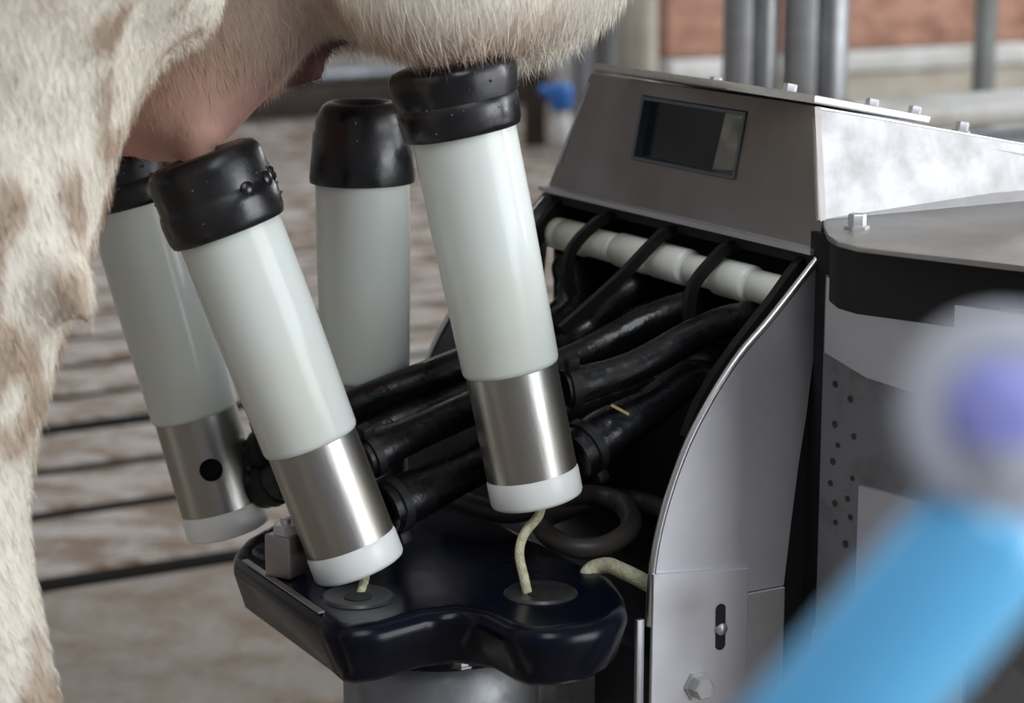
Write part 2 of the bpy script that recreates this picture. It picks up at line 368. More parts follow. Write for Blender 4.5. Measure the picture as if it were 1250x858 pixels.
# lid lying on the top, overhanging the window, with its bolts
def topz(a): return .0745 - (a-.0155)*(.0745-.027)/(XB-.0155)
n_top = v3((.0745-.027), 0, (XB-.0155)).normalized()
bm = BM()
lo = [(-.012, .075), (-.012, .215), (.010, .224), (.095, .224), (.095, .028), (.012, .026), (.002, .055)]
prism(bm, [v3(a, y, topz(a)+.0012) for a, y in lo], n_top*.0045, .0008)
lid = rpart('lid', bm, 'steel_bright')
for a, y in ((.012, .05), (.07, .05), (.088, .034), (.07, .205)):
    bm = BM(); hexbolt(bm, v3(a, y, topz(a))+n_top*.004, n_top, .0035, .006); rpart('bolt', bm, 'steel_bright', lid)
bm = BM(); hexbolt(bm, v3(.125, .035, topz(.125)), n_top, .0035, .006); rpart('bolt', bm, 'steel_bright')
# --- flange plate under the wedge, and the bracket and column of the arm below it
fl = [MRI @ on_plane(px, py, RO+Vector((0, 0, .012)), Vector((0, 0, 1))) for px, py in ((1005, 274), (1006, 284), (1011, 294), (1022, 302), (1045, 308), (1225, 329), (1290, 337))]
fl += [v3(.20, -.19, .012), v3(.26, .03, .012), v3(.02, .03, .012)]
bm = BM(); prism(bm, fl, v3(0, 0, .003), .0008); flange = rpart('flange_plate', bm, 'steel_flange', smooth=0)
bc = MRI @ on_plane(1046, 279, RO+Vector((0, 0, .015)), Vector((0, 0, 1)))
bm = BM(); hexbolt(bm, bc, v3(0, 0, 1), .0045, .008); rpart('bolt', bm, 'steel_bright', flange)
# column: bent sheet bracket (upper) in front of a perforated column
def pz(px, py, d): return MRI @ W(px, py, d)
def sheet(name, pix, mat, d_th=0.003, parent=None, bev=.0006):
    """a bent vertical sheet given as pairs of points (top, bottom) in robot coords"""
    bm = BM(); r = []
    for tpt, bpt in pix:
        r.append((tpt, bpt))
    rings = []
    for k, (tp, bp) in enumerate(r):
        a = r[max(k-1, 0)][0]; b = r[min(k+1, len(r)-1)][0]; d = (b-a); d.z = 0; n = v3(-d.y, d.x, 0).normalized()*d_th
        rings.append([tp, bp, bp+n, tp+n])
    add_rings(bm, rings); return rpart(name, bm, mat, parent, smooth=0)
dl, dm, dr = 1.232, 1.205, 1.16
c0 = pz(1009, 338, dl); c1 = pz(1061, 357, dm); c2 = pz(1300, 392, 1.09)
zb0 = pz(1003, 434, dl).z
sheet('bracket', [(c0, v3(c0.x, c0.y, zb0)), (c1, v3(c1.x, c1.y, pz(1056, 466, dm).z)), (c2, v3(c2.x, c2.y, pz(1056, 466, dm).z-.004))], 'steel_plate')
b0 = v3(c0.x+.004, c0.y+.006, c0.z); b1 = v3(c1.x+.006, c1.y+.008, c1.z); b2 = v3(c2.x+.008, c2.y+.012, c2.z)
zc = -.50
colm = sheet('column', [(b0, v3(b0.x, b0.y, zc)), (b1, v3(b1.x, b1.y, zc)), (b2, v3(b2.x, b2.y, zc))], 'steel_dirty')
# punched holes down the narrow face of the column
for k in range(8):
    for s in (0.33+random.uniform(-.08, .08), 0.72+random.uniform(-.08, .08)):
        if random.random() < .12: continue
        z = b0.z - .056 - .0115*k - (.006 if s > .5 else 0) + random.uniform(-.003, .003); hr = random.uniform(.7, 1.1)
        p = b0.lerp(b1, s); p.z = z; n = (b1-b0); n.z = 0; n = v3(n.y, -n.x, 0).normalized()
        if n.dot(MRI @ CAMP - p) < 0: n = -n
        bm = BM(); lathe(bm, p-n*.001, p+n, [(0, .0022*hr), (.0013, .0022*hr), (.0013, .0010*hr), (.0011, .0008)], n=9); rpart('hole', bm, 'wood_dark', colm)
# lighter cover panel low on the column with its edge and a stud
p0 = b1.lerp(b2, -.02); p1 = b1.lerp(b2, .6); nn = v3(-.5, -.6, 0).normalized()*.004
sheet('column_cover', [(v3(p0.x, p0.y, pz(1048, 612, dm).z)+nn, v3(p0.x, p0.y, zc)+nn), (v3(p1.x, p1.y, pz(1048, 605, dm).z)+nn, v3(p1.x, p1.y, zc)+nn)], 'steel_plate')
st = pz(1012, 772, 1.20)
bm = BM(); lathe(bm, st, st+v3(-.5, -.6, 0), [(0, .007), (.003, .0085), (.012, .0085), (.016, .006)], n=20); rpart('stud', bm, 'frame_dark')
bm = BM(); box(bm, -.0045, -.0005, b0.y-.006, .004, -.50, .010); rpart('light_block', bm, 'dark_steel')  # added dark panel, blocks light leaking in behind the column
# dark filler strip between side plate and column
bm = BM(); box(bm, .004, .05, .004, .024, -.50, .010, .002); rpart('gap_filler', bm, 'dark_steel')
bm = BM(); prism(bm, [v3(p.x+.008, p.y+.008, .012) for p in fl[2:7]]+[v3(.18, -.17, .012), v3(.2, .02, .012), v3(.02, .02, .012)], v3(0, 0, -.034)); rpart('flange_shadow', bm, 'dark_steel')  # dark solid put in as the shadow gap under the flange
# rear body closing the arm behind, down to the floor
bm = BM(); box(bm, .08, .30, .02, .27, ZF+.02, .012, .01); rpart('arm_body', bm, 'steel_dirty')
bm = BM(); box(bm, .05, .34, -.02, .31, ZF+.0045, ZF+.03, .004); rpart('base_plate', bm, 'steel_plate')

# --- curved side plates with a bright rolled rim
curve = catmull([v3(.004, 0, .002), v3(-.033, 0, -.0345), v3(-.053, 0, -.0525), v3(-.0705, 0, -.0735), v3(-.0855, 0, -.097), v3(-.0965, 0, -.122), v3(-.104, 0, -.147), v3(-.1075, 0, -.170), v3(-.1085, 0, -.195)], 6)
def side_plate(y, name='side_plate'):
    bm = BM(); zl = -.195
    out = [v3(p.x, y, p.z) for p in curve] + [v3(-.0475, y, zl), v3(-.0475, y, -.186), v3(-.0205, y, -.186), v3(-.0165, y, -.150), v3(-.0125, y, -.118), v3(-.008, y, -.09), v3(-.004, y, -.056), v3(.0, y, -.02)]
    prism(bm, out, v3(0, .003, 0)); sp = rpart(name, bm, 'steel_plate', smooth=0)
    bm = BM(); tube(bm, [v3(p.x, y+.001, p.z) for p in curve], .0022, 10); rpart('rolled_rim', bm, 'rusty_rim', sp)
    return sp
near = side_plate(-.001); far = side_plate(.287)
# mounting plate screwed on the near side plate (slot and bolt)
def hole_plate():
    bm = BM(); y = -.0035
    out = [v3(-.1085, y, -.1655), v3(-.046, y, -.1715), v3(-.047, y, -.36), v3(-.110, y, -.36)]
    prism(bm, out, v3(0, .0024, 0), .0005); mp = rpart('mounting_plate', bm, 'steel_plate', smooth=0)
    bm = BM()
    sl = []
    for k in range(16):
        a = 2*math.pi*k/16; sl.append(v3(-.0645+.0032*math.cos(a), y-.0006, -.202+(.010 if math.sin(a) > 0 else -.010)+.0032*math.sin(a)))
    prism(bm, sl, v3(0, .0009, 0)); so = rpart('slot', bm, 'interior_black', mp)
    bm = BM(); lathe(bm, v3(-.0645, y, -.203), v3(-.0645, y-1, -.203), [(0, .0035), (.002, .0035), (.003, .002)], n=12); rpart('screw', bm, 'rusty_rim', mp)
    bm = BM(); hexbolt(bm, v3(-.079, y, -.233), v3(0, -1, 0), .0058, .008); rpart('bolt', bm, 'steel_bright', mp)
    return mp
hole_plate()
bm = BM(); box(bm, -.109, -.0205, .2875, .290, -.36, -.17, .0006); rpart('mounting_plate', bm, 'steel_plate', smooth=0)
bm = BM(); box(bm, -.0465, -.0205, -.0025, .0, -.36, -.1865, .0006); rpart('lower_plate', bm, 'steel_bright', smooth=0)
bm = BM(); box(bm, -.020, .003, .002, .006, -.36, -.05, .001); rpart('inner_plate', bm, 'dark_steel')
bm = BM(); box(bm, -.1175, -.1125, -.002, .001, -.36, -.190, .0008); rpart('edge_strip', bm, 'galvanised')
# lower frame that carries the cup tray, and interior panels
bm = BM(); box(bm, -.105, .08, .003, .285, -.30, -.215, .003); rpart('lower_frame', bm, 'dark_steel')
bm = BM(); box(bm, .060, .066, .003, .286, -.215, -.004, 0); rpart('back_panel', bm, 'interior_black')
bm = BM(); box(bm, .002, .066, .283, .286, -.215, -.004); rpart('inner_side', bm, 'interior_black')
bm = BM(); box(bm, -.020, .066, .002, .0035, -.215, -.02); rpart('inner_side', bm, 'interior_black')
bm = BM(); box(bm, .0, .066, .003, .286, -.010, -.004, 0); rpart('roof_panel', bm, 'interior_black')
# --- white rollers on an axle, with dividers between the hoses
AX, CZ = -.002, -.0285
bm = BM(); lathe(bm, v3(AX, .002, CZ), v3(AX, .287, CZ), [(0, .0045), (.285, .0045)], n=16); rpart('axle', bm, 'steel_plate')
def y_of(px):
    p = on_plane(px, 270+(px-655)*.245, Lw(AX, 0, 0), U); return (MRI @ p).y
segs = [(640, 688, .0102), (690, 719, .0104), (723, 755, .0094), (757, 797, .0106), (803, 842, .0110), (844, 874, .0090), (879, 920, .0110), (923, 969, .0094)]
for xa_, xb_, r in segs:
    y1, y0 = min(y_of(xa_), .282), max(y_of(xb_), .004); L = y1-y0
    bm = BM(); lathe(bm, v3(AX, y0, CZ), v3(AX, y1, CZ), [(0, .0046), (0, r-.0022), (.0007, r-.0009), (.0020, r), (L-.0020, r), (L-.0007, r-.0009), (L, r-.0022), (L, .0046)], n=28, cap0=False, cap1=False)
    rpart('roller', bm, 'roller_plastic')
def divider(y, pts, w=.0045, h=.0065):
    bm = BM(); strap(bm, catmull([v3(a, y, c) for a, c in pts], 6), v3(0, 1, 0), w, h); rpart('divider', bm, 'strap_rubber', smooth=35)
divider(.212, [(.03, -.010), (-.002, -.010), (-.016, -.016), (-.029, -.028), (-.032, -.042), (-.028, -.060)])
divider(.143, [(.03, -.010), (-.002, -.0095), (-.014, -.015), (-.040, -.036), (-.078, -.062)])
divider(.082, [(.03, -.010), (-.002, -.010), (-.014, -.017), (-.027, -.030), (-.030, -.046), (-.026, -.066)])
divider(.017, [(.03, -.012), (.005, -.010), (-.020, -.034), (-.044, -.058), (-.062, -.080), (-.072, -.100)], .006, .012)
divider(.276, [(.03, -.012), (.004, -.010), (-.020, -.034), (-.044, -.058), (-.066, -.080)], .006, .010)

# ================================================================== CUP TRAY
ZT = -.171
tray = thing('cup_tray', 'glossy dark navy plastic tray with round sockets under the cups', 'tray', MR @ Matrix.Translation((-.2, .1, ZT-.032)))
TI = ROOTM['cup_tray'].inverted() @ MR
def tpart(name, bm, mat, parent=None, **k):
    bm.transform(TI); return mesh_obj(name, bm, mat, parent or tray, local=True, **k)
def tz(px, py): 
    p = MRI @ on_plane(px, py, Lw(0, 0, ZT), Vector((0, 0, 1))); return (p.x, p.y)
near_pix = [(285, 681), (388, 753), (402, 764), (430, 768), (470, 763), (520, 749), (556, 744), (588, 749), (612, 762), (640, 770), (680, 770), (725, 763), (752, 752), (766, 738), (764, 722)]
no = [tz(*p) for p in near_pix]
rest = [(-.118, .02), (-.118, .25), (-.15, .256), (-.185, .250), (-.212, .228), (-.238, .207), (-.262, .188), (-.276, .170)]
outl = no + rest
pts2 = [Vector((a, y, ZT-.032)) for a, y in outl]
bm = BM()
a_ = [bm.verts.new(p) for p in pts2]
H = .032
def inset(pts, d):
    n = len(pts); o = []
    for k in range(n):
        p0, p1, p2 = Vector(pts[k-1]), Vector(pts[k]), Vector(pts[(k+1) % n])
        e = (p1-p0).normalized()+(p2-p1).normalized(); nn = Vector((-e.y, e.x)).normalized(); o.append(p1-nn*d)
    return o
area2 = sum(outl[k-1][0]*outl[k][1]-outl[k][0]*outl[k-1][1] for k in range(len(outl)))
sg = -1 if area2 > 0 else 1
fil = .008; rings = [[v3(p[0], p[1], ZT-H) for p in inset(outl, sg*.009)], [v3(p[0], p[1], ZT-H+.003) for p in inset(outl, sg*.006)], [v3(p[0], p[1], ZT-fil-.001) for p in outl]]
for k in range(7):
    t_ = math.pi/2*k/6
    q = inset(outl, sg*fil*(1-math.cos(t_))); rings.append([v3(p[0], p[1], ZT-fil+fil*math.sin(t_)) for p in q])
rings.append([v3(p[0], p[1], ZT) for p in inset(outl, sg*(fil+.0015))])
bm.free(); bm = BM(); add_rings(bm, rings)
body = tpart('tray_body', bm, 'tray_plastic', smooth=50)
sock = [tz(437, 729), tz(660, 724), (-.252, .150), (-.172, .215)]
for a, y in sock:
    bm = BM(); lathe(bm, v3(a, y, ZT-.004), v3(a, y, ZT+1), [(.0042, .0070), (.0043, .011), (.0047, .0150), (.0054, .0172), (.0054, .0182), (.0040, .0196)], n=32, cap0=False, cap1=False)
    tpart('socket', bm, 'socket_dark')
    bm = BM(); lathe(bm, v3(a, y, ZT), v3(a, y, ZT+1), [(0.0, .0074), (.0007, .0074), (.0009, .006), (.0009, .0001)], n=20, cap0=False, cap1=False); tpart('socket_hole', bm, 'interior_black')
# worn metal edging along the tray's end
e0, e1 = tz(287, 683), tz(388, 752)
bm = BM(); strap(bm, [v3(e0[0]+.004, e0[1]-.004, ZT+.0002), v3(e1[0]+.004, e1[1]+.004, ZT+.0002)], v3(1, 0, 0), .0035, .001); tpart('edge_trim', bm, 'steel_face')
# steel guide post standing in the far socket
gp = MRI @ on_plane(350, 702, Lw(0, 0, ZT), Vector((0, 0, 1)))
g_root = thing('guide_post', 'short square stainless post with a nut on top, on the tray', 'post', MR @ Matrix.Translation(gp))
bm = BM(); bx = MR @ Matrix.Translation(gp) @ Matrix.Rotation(.5, 4, 'Z'); box(bm, -.0085, .0085, -.0085, .0085, .0005, .024, .0015, M=bx); mesh_obj('post_body', bm, 'steel_face', g_root)
bm = BM(); lathe(bm, bx @ v3(0, 0, .0235), bx @ v3(0, 0, 1), [(0, .0075), (.005, .0072), (.006, .0055)], n=6); mesh_obj('nut', bm, 'steel_bright', g_root)
bm = BM(); lathe(bm, bx @ v3(0, 0, .029), bx @ v3(0, 0, 1), [(0, .003), (.003, .003), (.0036, .002)], n=12); mesh_obj('screw_tip', bm, 'steel_bright', g_root)
# round actuator below the tray
ac = MRI @ W(520, 840, 1.20); zc_ = ZT-.036
act = thing('actuator', 'round grey steel actuator below the dark tray', 'actuator', MR @ Matrix.Translation((-.19, .085, zc_-.06)))
bm = BM(); lathe(bm, Lw(-.19, .085, zc_-.06), Lw(-.19, .085, zc_+1), [(0, .050), (.004, .054), (.046, .054), (.052, .050), (.052, .030), (.060, .030)], n=40); mesh_obj('actuator_body', bm, 'steel_dirty', act)
for k in range(6):
    a = k*math.pi/3+.3; c = v3(-.19+.043*math.cos(a), .085+.043*math.sin(a), zc_-.008)
    bm = BM(); hexbolt(bm, MR @ c, Vector((0, 0, 1)), .004, .005); mesh_obj('bolt', bm, 'steel_bright', act)
bm = BM(); box(bm, -.19, .0, .06, .11, zc_-.058, zc_-.02, .003, M=MR); mesh_obj('support_arm', bm, 'steel_dirty', act)

# ================================================================== MILKING CUPS
def make_cup(label, top, bot, rs=1.0, liner=(.0335, .0305), lt=(0, .033), open_top=False, nubs=(), hole=None, cord=None, twist=0.0, drops=24):
    p, q = W(*top), W(*bot); d = (q-p).normalized(); L = (q-p).length; s = L/.2365
    x, y = frame(d); zax = -d
    M = Matrix.Identity(4)
    for i in range(3): M[i][0], M[i][1], M[i][2], M[i][3] = x[i], zax.cross(x)[i], zax[i], q[i]
    t = thing('milking_cup', label, 'milking cup', M, 'four milking cups of the robot')
    l1, l2, l3 = .0300*s, .1625*s, .2215*s
    r = rs
    # rubber mouthpiece
    rt, rb = liner
    if open_top:
        prof = [(.020*s, .0115), (.004*s, .0125), (.0015*s, .0145), (.0002*s, .0175), (.0, .0195), (.0018*s, .0225), (.006*s, .0252), (.0115*s, .0268), (.016*s, .0270), (.018*s, .0282), (.0435*s, .0308), (.046*s, .0306), (.0462*s, .026)]
        l1 = .040*s
    else:
        prof = [(.012*s, .012), (.003*s, .0135), (.001*s, .017), (.0, rt-.008), (.0012*s, rt-.0035), (.0035*s, rt-.001), (.007*s, rt-.0001), (.011*s, rt*.85+rb*.15), (.0165*s, rt*.45+rb*.55), (.0180*s, rt*.3+rb*.7), (.0190*s, rt*.3+rb*.7+.0008), (.0225*s, rb+.0016), (.030*s, rb+.0009), (.0324*s, rb-.0002), (.033*s, rb-.0014), (.033*s, .0255)]
        prof = [(lt[0]*s+a*(lt[1]-lt[0])/.033, b) for a, b in prof]; l1 = (lt[1]-.003)*s
    bm = BM(); lathe(bm, p, q, [(a, b*r) for a, b in prof], n=48)
    for v in bm.verts:                     # soft, uneven rubber
        k = noise.noise(v.co*28+Vector((top[0], 0, 0)))*.0010; c = p+d*((v.co-p).dot(d)); v.co += (v.co-c).normalized()*k
    lin = mesh_obj('rubber_mouthpiece', bm, 'rubber', t, smooth=50)
    for ang, tt in nubs:
        n = x*math.cos(ang)+y*math.sin(ang); c = p+d*tt*s+n*(rb*r+.0002)
        bm = BM(); lathe(bm, c, c+n, [(0, .0042), (.0012, .004), (.0022, .0028), (.0026, .0008)], n=14); mesh_obj('nub', bm, 'rubber', lin)
    # water drops
    bm = BM()
    for k in range(drops):
        ang = random.uniform(0, 2*math.pi); tt = (lt[0]+random.uniform(.25, .9)*(lt[1]-lt[0]))*s; n = x*math.cos(ang)+y*math.sin(ang)
        rr = np.interp(tt, [a for a, b in prof[3:]], [b for a, b in prof[3:]])*r
        bmesh.ops.create_icosphere(bm, subdivisions=1, radius=random.uniform(.0004, .0010), matrix=Matrix.Translation(p+d*tt+n*rr))
    mesh_obj('water_drops', bm, 'droplet', lin, kind='stuff')
    # nylon shell
    rT, rB = .0276*r, .0262*r
    bm = BM(); lathe(bm, p, q, [(l1-.004, rT-.004), (l1-.004, rT), (l1+.05*s, rT), (l2-.003, rB), (l2-.001, rB-.0006), (l2, rB-.0016), (l2, .020)], n=56)
    mesh_obj('shell', bm, 'nylon', t, smooth=60)
    # steel sleeve
    rS = .0246*r
    bm = BM(); lathe(bm, p, q, [(l2-.002, .018), (l2-.002, rS), (l3-.001, rS), (l3, rS-.0008), (l3, .018)], n=64)
    if hole:
        n = (x*math.cos(hole[0])+y*math.sin(hole[0])); c = p+d*hole[1]*s+n*rS
        o = mesh_obj('steel_sleeve', bm, 'steel_sleeve', t, smooth=30)
        cb = BM(); lathe(cb, c-n*.012, c+n*.01, [(0, .0068), (.022, .0068)], n=32)
        cut = mesh_obj('cutter', cb, 'interior_black', t, smooth=0)
        cut.data.materials.clear(); cut.data.materials.append(MATS['interior_black'])
        md = o.modifiers.new('b', 'BOOLEAN'); md.object = cut; md.operation = 'DIFFERENCE'; md.solver = 'EXACT'; md.material_mode = 'TRANSFER'
        bpy.context.view_layer.update(); dg = bpy.context.evaluated_depsgraph_get(); me = bpy.data.meshes.new_from_object(o.evaluated_get(dg))
        o.modifiers.clear(); o.data = me; bpy.data.objects.remove(cut)
    else:
        mesh_obj('steel_sleeve', bm, 'steel_sleeve', t, smooth=30)
    # white end ring
    rE = .0252*r
    bm = BM(); lathe(bm, p, q, [(l3-.001, .018), (l3-.001, rE-.0006), (l3+.001, rE), (L-.0025, rE), (L-.0008, rE-.0008), (L, rE-.0025), (L, .004)], n=56); mesh_obj('end_ring', bm, 'white_plastic', t, smooth=60)
    if cord:
        pts = [W(*c) for c in cord]; pts[0] = q-d*.003+(pts[0]-q)*1.0 if False else pts[0]
        cp = catmull(pts, 10); bm = BM(); tube(bm, cp, .0026, 10)
        ob = mesh_obj('cord', bm, 'cord', t)
    return dict(p=p, q=q, d=d, x=x, y=y, s=s, l2=l2, l3=l3, rS=rS, t=t)
def ang_cam(cup_top, cup_bot, right):
    """angle about the cup axis (in frame(x,y)) of the direction 'right'."""
    p, q = W(*cup_top), W(*cup_bot); x, y = frame((q-p).normalized()); return math.atan2(right.dot(y), right.dot(x))
At, Ab = (551, 86, 1.200), (656, 610, 1.245)
Bt, Bb = (245, 190, 1.200), (440, 694, 1.240)
Ct, Cb = (146, 183, 1.335), (280, 648, 1.375)
Dt, Db = (441, 124, 1.335), (448, 610, 1.385)
rA = ang_cam(At, Ab, Vector((1, -1.2, 0)).normalized())
cupA = make_cup('white milking cup in front, fixed under the hairy belly, cord hanging from it', At, Ab, 1.0, (.0340, .0306), (-.005, .0335), cord=[(662, 612, 1.243), (657, 630, 1.238), (640, 652, 1.231), (634, 676, 1.225), (640, 706, 1.219), (645, 730, 1.215)])
rBa = ang_cam(Bt, Bb, Vector((.75, -.66, 0)))
cupB = make_cup('white milking cup in front, fixed under the pink udder, leaning left', Bt, Bb, 1.0, (.0318, .0308), (-.001, .042), nubs=((rBa+.12, .023), (rBa-.42, .022), (rBa-.75, .021)), cord=[(446, 700, 1.236), (443, 716, 1.225), (438, 734, 1.21)])
hC = ang_cam(Ct, Cb, Vector((.42, -.9, .0)))
hC2 = ang_cam(Ct, Cb, Vector((.18, -.98, .0)))
cupC = make_cup('white milking cup with a round hole in its steel sleeve, behind the cow leg', Ct, Cb, 1.0, (.0318, .0305), hole=(hC2, .193))
cupD = make_cup('empty upright milking cup with open mouth, standing behind the others', Dt, Db, 1.0, open_top=True)

# ================================================================== HOSES
def hose(label, path, r, sleeve=.2, clamp=True, flare=1.25, name='hose'):
    pts = catmull([W(*p) if len(p) == 3 else Lw(*p[:3]) for p in path], 12)
    t = thing(name, label, 'hose', Matrix.Translation(pts[0]), 'black hoses of the milking cups')
    bm = BM(); tube(bm, pts, r, 20); mesh_obj('tube', bm, 'hose_rubber', t, smooth=60)
    n = max(4, int(len(pts)*sleeve)); sp = pts[:n]
    def rr(u):
        if u < .55: return r*flare
        return r*(flare+(1.02-flare)*min(1, (u-.55)/.4))
    bm = BM(); tube(bm, sp, rr, 20); sl = mesh_obj('connector_sleeve', bm, 'hose_rubber', t, smooth=60)
    if clamp:
        k = max(1, n//4); d = (pts[k+1]-pts[k]).normalized(); c = pts[k]
        bm = BM(); lathe(bm, c-d*.003, c+d, [(0, r*flare), (.0005, r*flare+.0016), (.0055, r*flare+.0016), (.006, r*flare)], n=24, cap0=False, cap1=False); cl = mesh_obj('clamp', bm, 'strap_rubber', t)
        up = Vector((0, 0, 1)) - d*d.z; up = (up.normalized()*(1 if clamp != 'down' else -1) + (-V)*.25).normalized()
        bm = BM(); s2 = d.cross(up).normalized(); cc = c+up*(r*flare+.003)
        Mx = Matrix(((d.x, s2.x, up.x, cc.x), (d.y, s2.y, up.y, cc.y), (d.z, s2.z, up.z, cc.z), (0, 0, 0, 1)))
        box(bm, -.0035, .0035, -.0035, .0035, -.002, .0045, .0008, M=Mx); mesh_obj('clamp_lug', bm, 'strap_rubber', cl)
    return t
def LP(a, y, c): return proj(Lw(a, y, c))
hose('upper black hose of the belly cup, running to the right side plate', [(688, 474, 1.247), (720, 466, 1.252), (780, 446, 1.262), (850, 408, 1.280), LP(-.012, .055, -.046), LP(.03, .055, -.050)], .0093, .28, True, 1.1)
hose('lower thick black hose of the belly cup, below its upper hose', [(700, 556, 1.252), (735, 532, 1.262), (790, 500, 1.275), (850, 462, 1.300), LP(-.010, .042, -.100), LP(.04, .045, -.110)], .0110, .45, 'down', 1.28)
hose('upper black hose of the pink udder cup, passing behind the belly cup', [(442, 560, 1.252), (480, 541, 1.262), (580, 496, 1.290), (700, 440, 1.330), LP(-.020, .115, -.052), LP(.03, .115, -.050)], .0098, .28, True, 1.18)
hose('lower black hose of the pink udder cup, lowest between the two front cups', [(468, 622, 1.250), (505, 604, 1.262), (600, 558, 1.290), (700, 500, 1.330), LP(-.010, .105, -.085), LP(.03, .105, -.085)], .0118, .36, 'down', 1.22)
hose('upper black hose of the cup behind the cow leg', [(312, 556, 1.365), (370, 525, 1.345), (450, 489, 1.336), (570, 443, 1.350), (690, 390, 1.415), LP(-.006, .242, -.053), LP(.03, .245, -.052)], .0105, .2, True, 1.15)
hose('lower black hose of the cup behind the cow leg', [(318, 596, 1.365), (375, 567, 1.345), (450, 531, 1.335), (570, 480, 1.350), (700, 415, 1.405), LP(-.006, .180, -.050), LP(.03, .180, -.050)], .0112, .2, True, 1.15)
hose('upper black hose of the upright empty cup', [(475, 500, 1.405), (520, 474, 1.44), (600, 430, 1.46), (690, 372, 1.475), LP(-.004, .262, -.047), LP(.03, .264, -.050)], .0075, .2, False, 1.15)
hose('lower black hose of the upright empty cup', [(478, 536, 1.405), (520, 512, 1.43), (600, 476, 1.44), (700, 428, 1.45), LP(-.010, .160, -.064), LP(.03, .160, -.062)], .0085, .2, False, 1.15)

# coiled cable and cord lying behind the tray
cp = [(545, 598, 1.335), (575, 612, 1.325), (620, 622, 1.325), (668, 612, 1.345), (720, 600, 1.375), (760, 612, 1.37), (770, 640, 1.33), (740, 662, 1.305), (700, 664, 1.300), (668, 648, 1.31), (664, 630, 1.33), (690, 618, 1.36), (735, 606, 1.39), (790, 610, 1.40), (850, 640, 1.36)]
bm = BM(); tube(bm, catmull([W(*p)+Vector((0, 0, -.002)) for p in cp], 10), .0062, 14); o = mesh_obj('coiled_cable', bm, 'cable'); tag(o, 'dark grey cable coiled loosely behind the navy tray', 'cable')
cp = [(712, 716, 1.252), (720, 697, 1.254), (740, 690, 1.265), (760, 697, 1.265), (790, 712, 1.262), (815, 730, 1.262)]
bm = BM(); tube(bm, catmull([W(*p) for p in cp], 8), .0045, 12); o = mesh_obj('rope_end', bm, 'cord'); tag(o, 'short piece of dirty cream rope beside the curved side plate', 'rope')
sp_ = W(757, 500, 1.250); bm = BM(); box(bm, -.0055, .0055, -.0004, .0004, -.0007, .0007, M=Matrix.Translation(sp_) @ Matrix.Rotation(.5, 4, 'Y')); o = mesh_obj('straw', bm, 'straw'); tag(o, 'bit of straw stuck on the lower thick hose', 'straw')

# ================================================================== COW
D_LEG = 1.05
def ell(bm, c, r, M=None):
    mm = Matrix.Translation(c) @ (M or Matrix.Identity(4)) @ Matrix.Diagonal((r[0], r[1], r[2], 1)); bmesh.ops.create_icosphere(bm, subdivisions=4, radius=1, matrix=mm)
def loft(bm, secs, n=24):
    rings = []
    for i, (c, r1, r2) in enumerate(secs):
        d = (secs[min(i+1, len(secs)-1)][0]-secs[max(i-1, 0)][0]).normalized()
        lat = V - d*V.dot(d); lat.normalize(); fw = d.cross(lat)
        rings.append([c+fw*math.cos(2*math.pi*k/n)*r1+lat*math.sin(2*math.pi*k/n)*r2 for k in range(n)])
    add_rings(bm, rings)
RZ = Matrix.Rotation(ANG, 4, 'Z')
cow_bm = BM()
edge = [(30, 268, .150), (95, 230, .130), (165, 182, .108), (230, 152, .088), (300, 116, .070), (375, 82, .058), (450, 66, .050), (520, 45, .045), (600, 38, .038), (700, 43, .034), (835, 66, .034)]
ppm = F/D_LEG
leg = []
for yy, ex, r in edge:
    leg.append((W(ex-r*ppm, yy, D_LEG), r, r*.95))
hip = leg[0][0]
up = [(hip+Vector((.0, .12, .42)), .20, .15), (hip+Vector((-.0, .08, .28)), .20, .15), (hip+Vector((0, .04, .14)), .18, .14)]
last = leg[-1][0]
low = [(Vector((last.x+.02, last.y, .30)), .033, .033), (Vector((last.x+.025, last.y, .20)), .034, .034), (Vector((last.x+.03, last.y, .145)), .042, .040), (Vector((last.x+.04, last.y-.005, .095)), .038, .036), (Vector((last.x+.055, last.y-.01, .060)), .050, .046), (Vector((last.x+.065, last.y-.012, .012)), .064, .055)]
secs = up+leg+low
loft(cow_bm, secs)
far_off = V*.30
loft(cow_bm, [(c+far_off*(1 if c.z < .8 else .6), a, b) for c, a, b in secs])
# udder quarters, the near rear one lowest
def sph(px, py, d, r, sx=1, sy=1.15, sz=1): ell(cow_bm, W(px, py, d), (r*sx, r*sy, r*sz), RZ)
for k in range(9):
    t_ = k/8; sph(205+(258-205)*t_, 100-140*t_, 1.250+.02*t_, .0445+(.069-.0445)*t_)
for k in range(6):
    t_ = k/5; sph(258+60*t_, -40-110*t_, 1.27+.03*t_, .069+.018*t_)
sph(150, 60, 1.28, .06); sph(130, 110, 1.355, .036)
for k in range(5): sph(535+k*16, -28-k*9, 1.180+k*.014, .0440+k*.005, 1.25, 1.2, .98)
sph(610, -50, 1.26, .044, 1.2, 1.3, .9); sph(665, -75, 1.28, .042, 1.2, 1.3, .9); sph(480, -40, 1.25, .045)
sph(405, 0, 1.345, .030); sph(440, -30, 1.36, .045); sph(330, -10, 1.36, .05)
ell(cow_bm, W(400, -130, 1.31), (.20, .13, .085), RZ); ell(cow_bm, W(650, -190, 1.36), (.20, .16, .075), RZ)
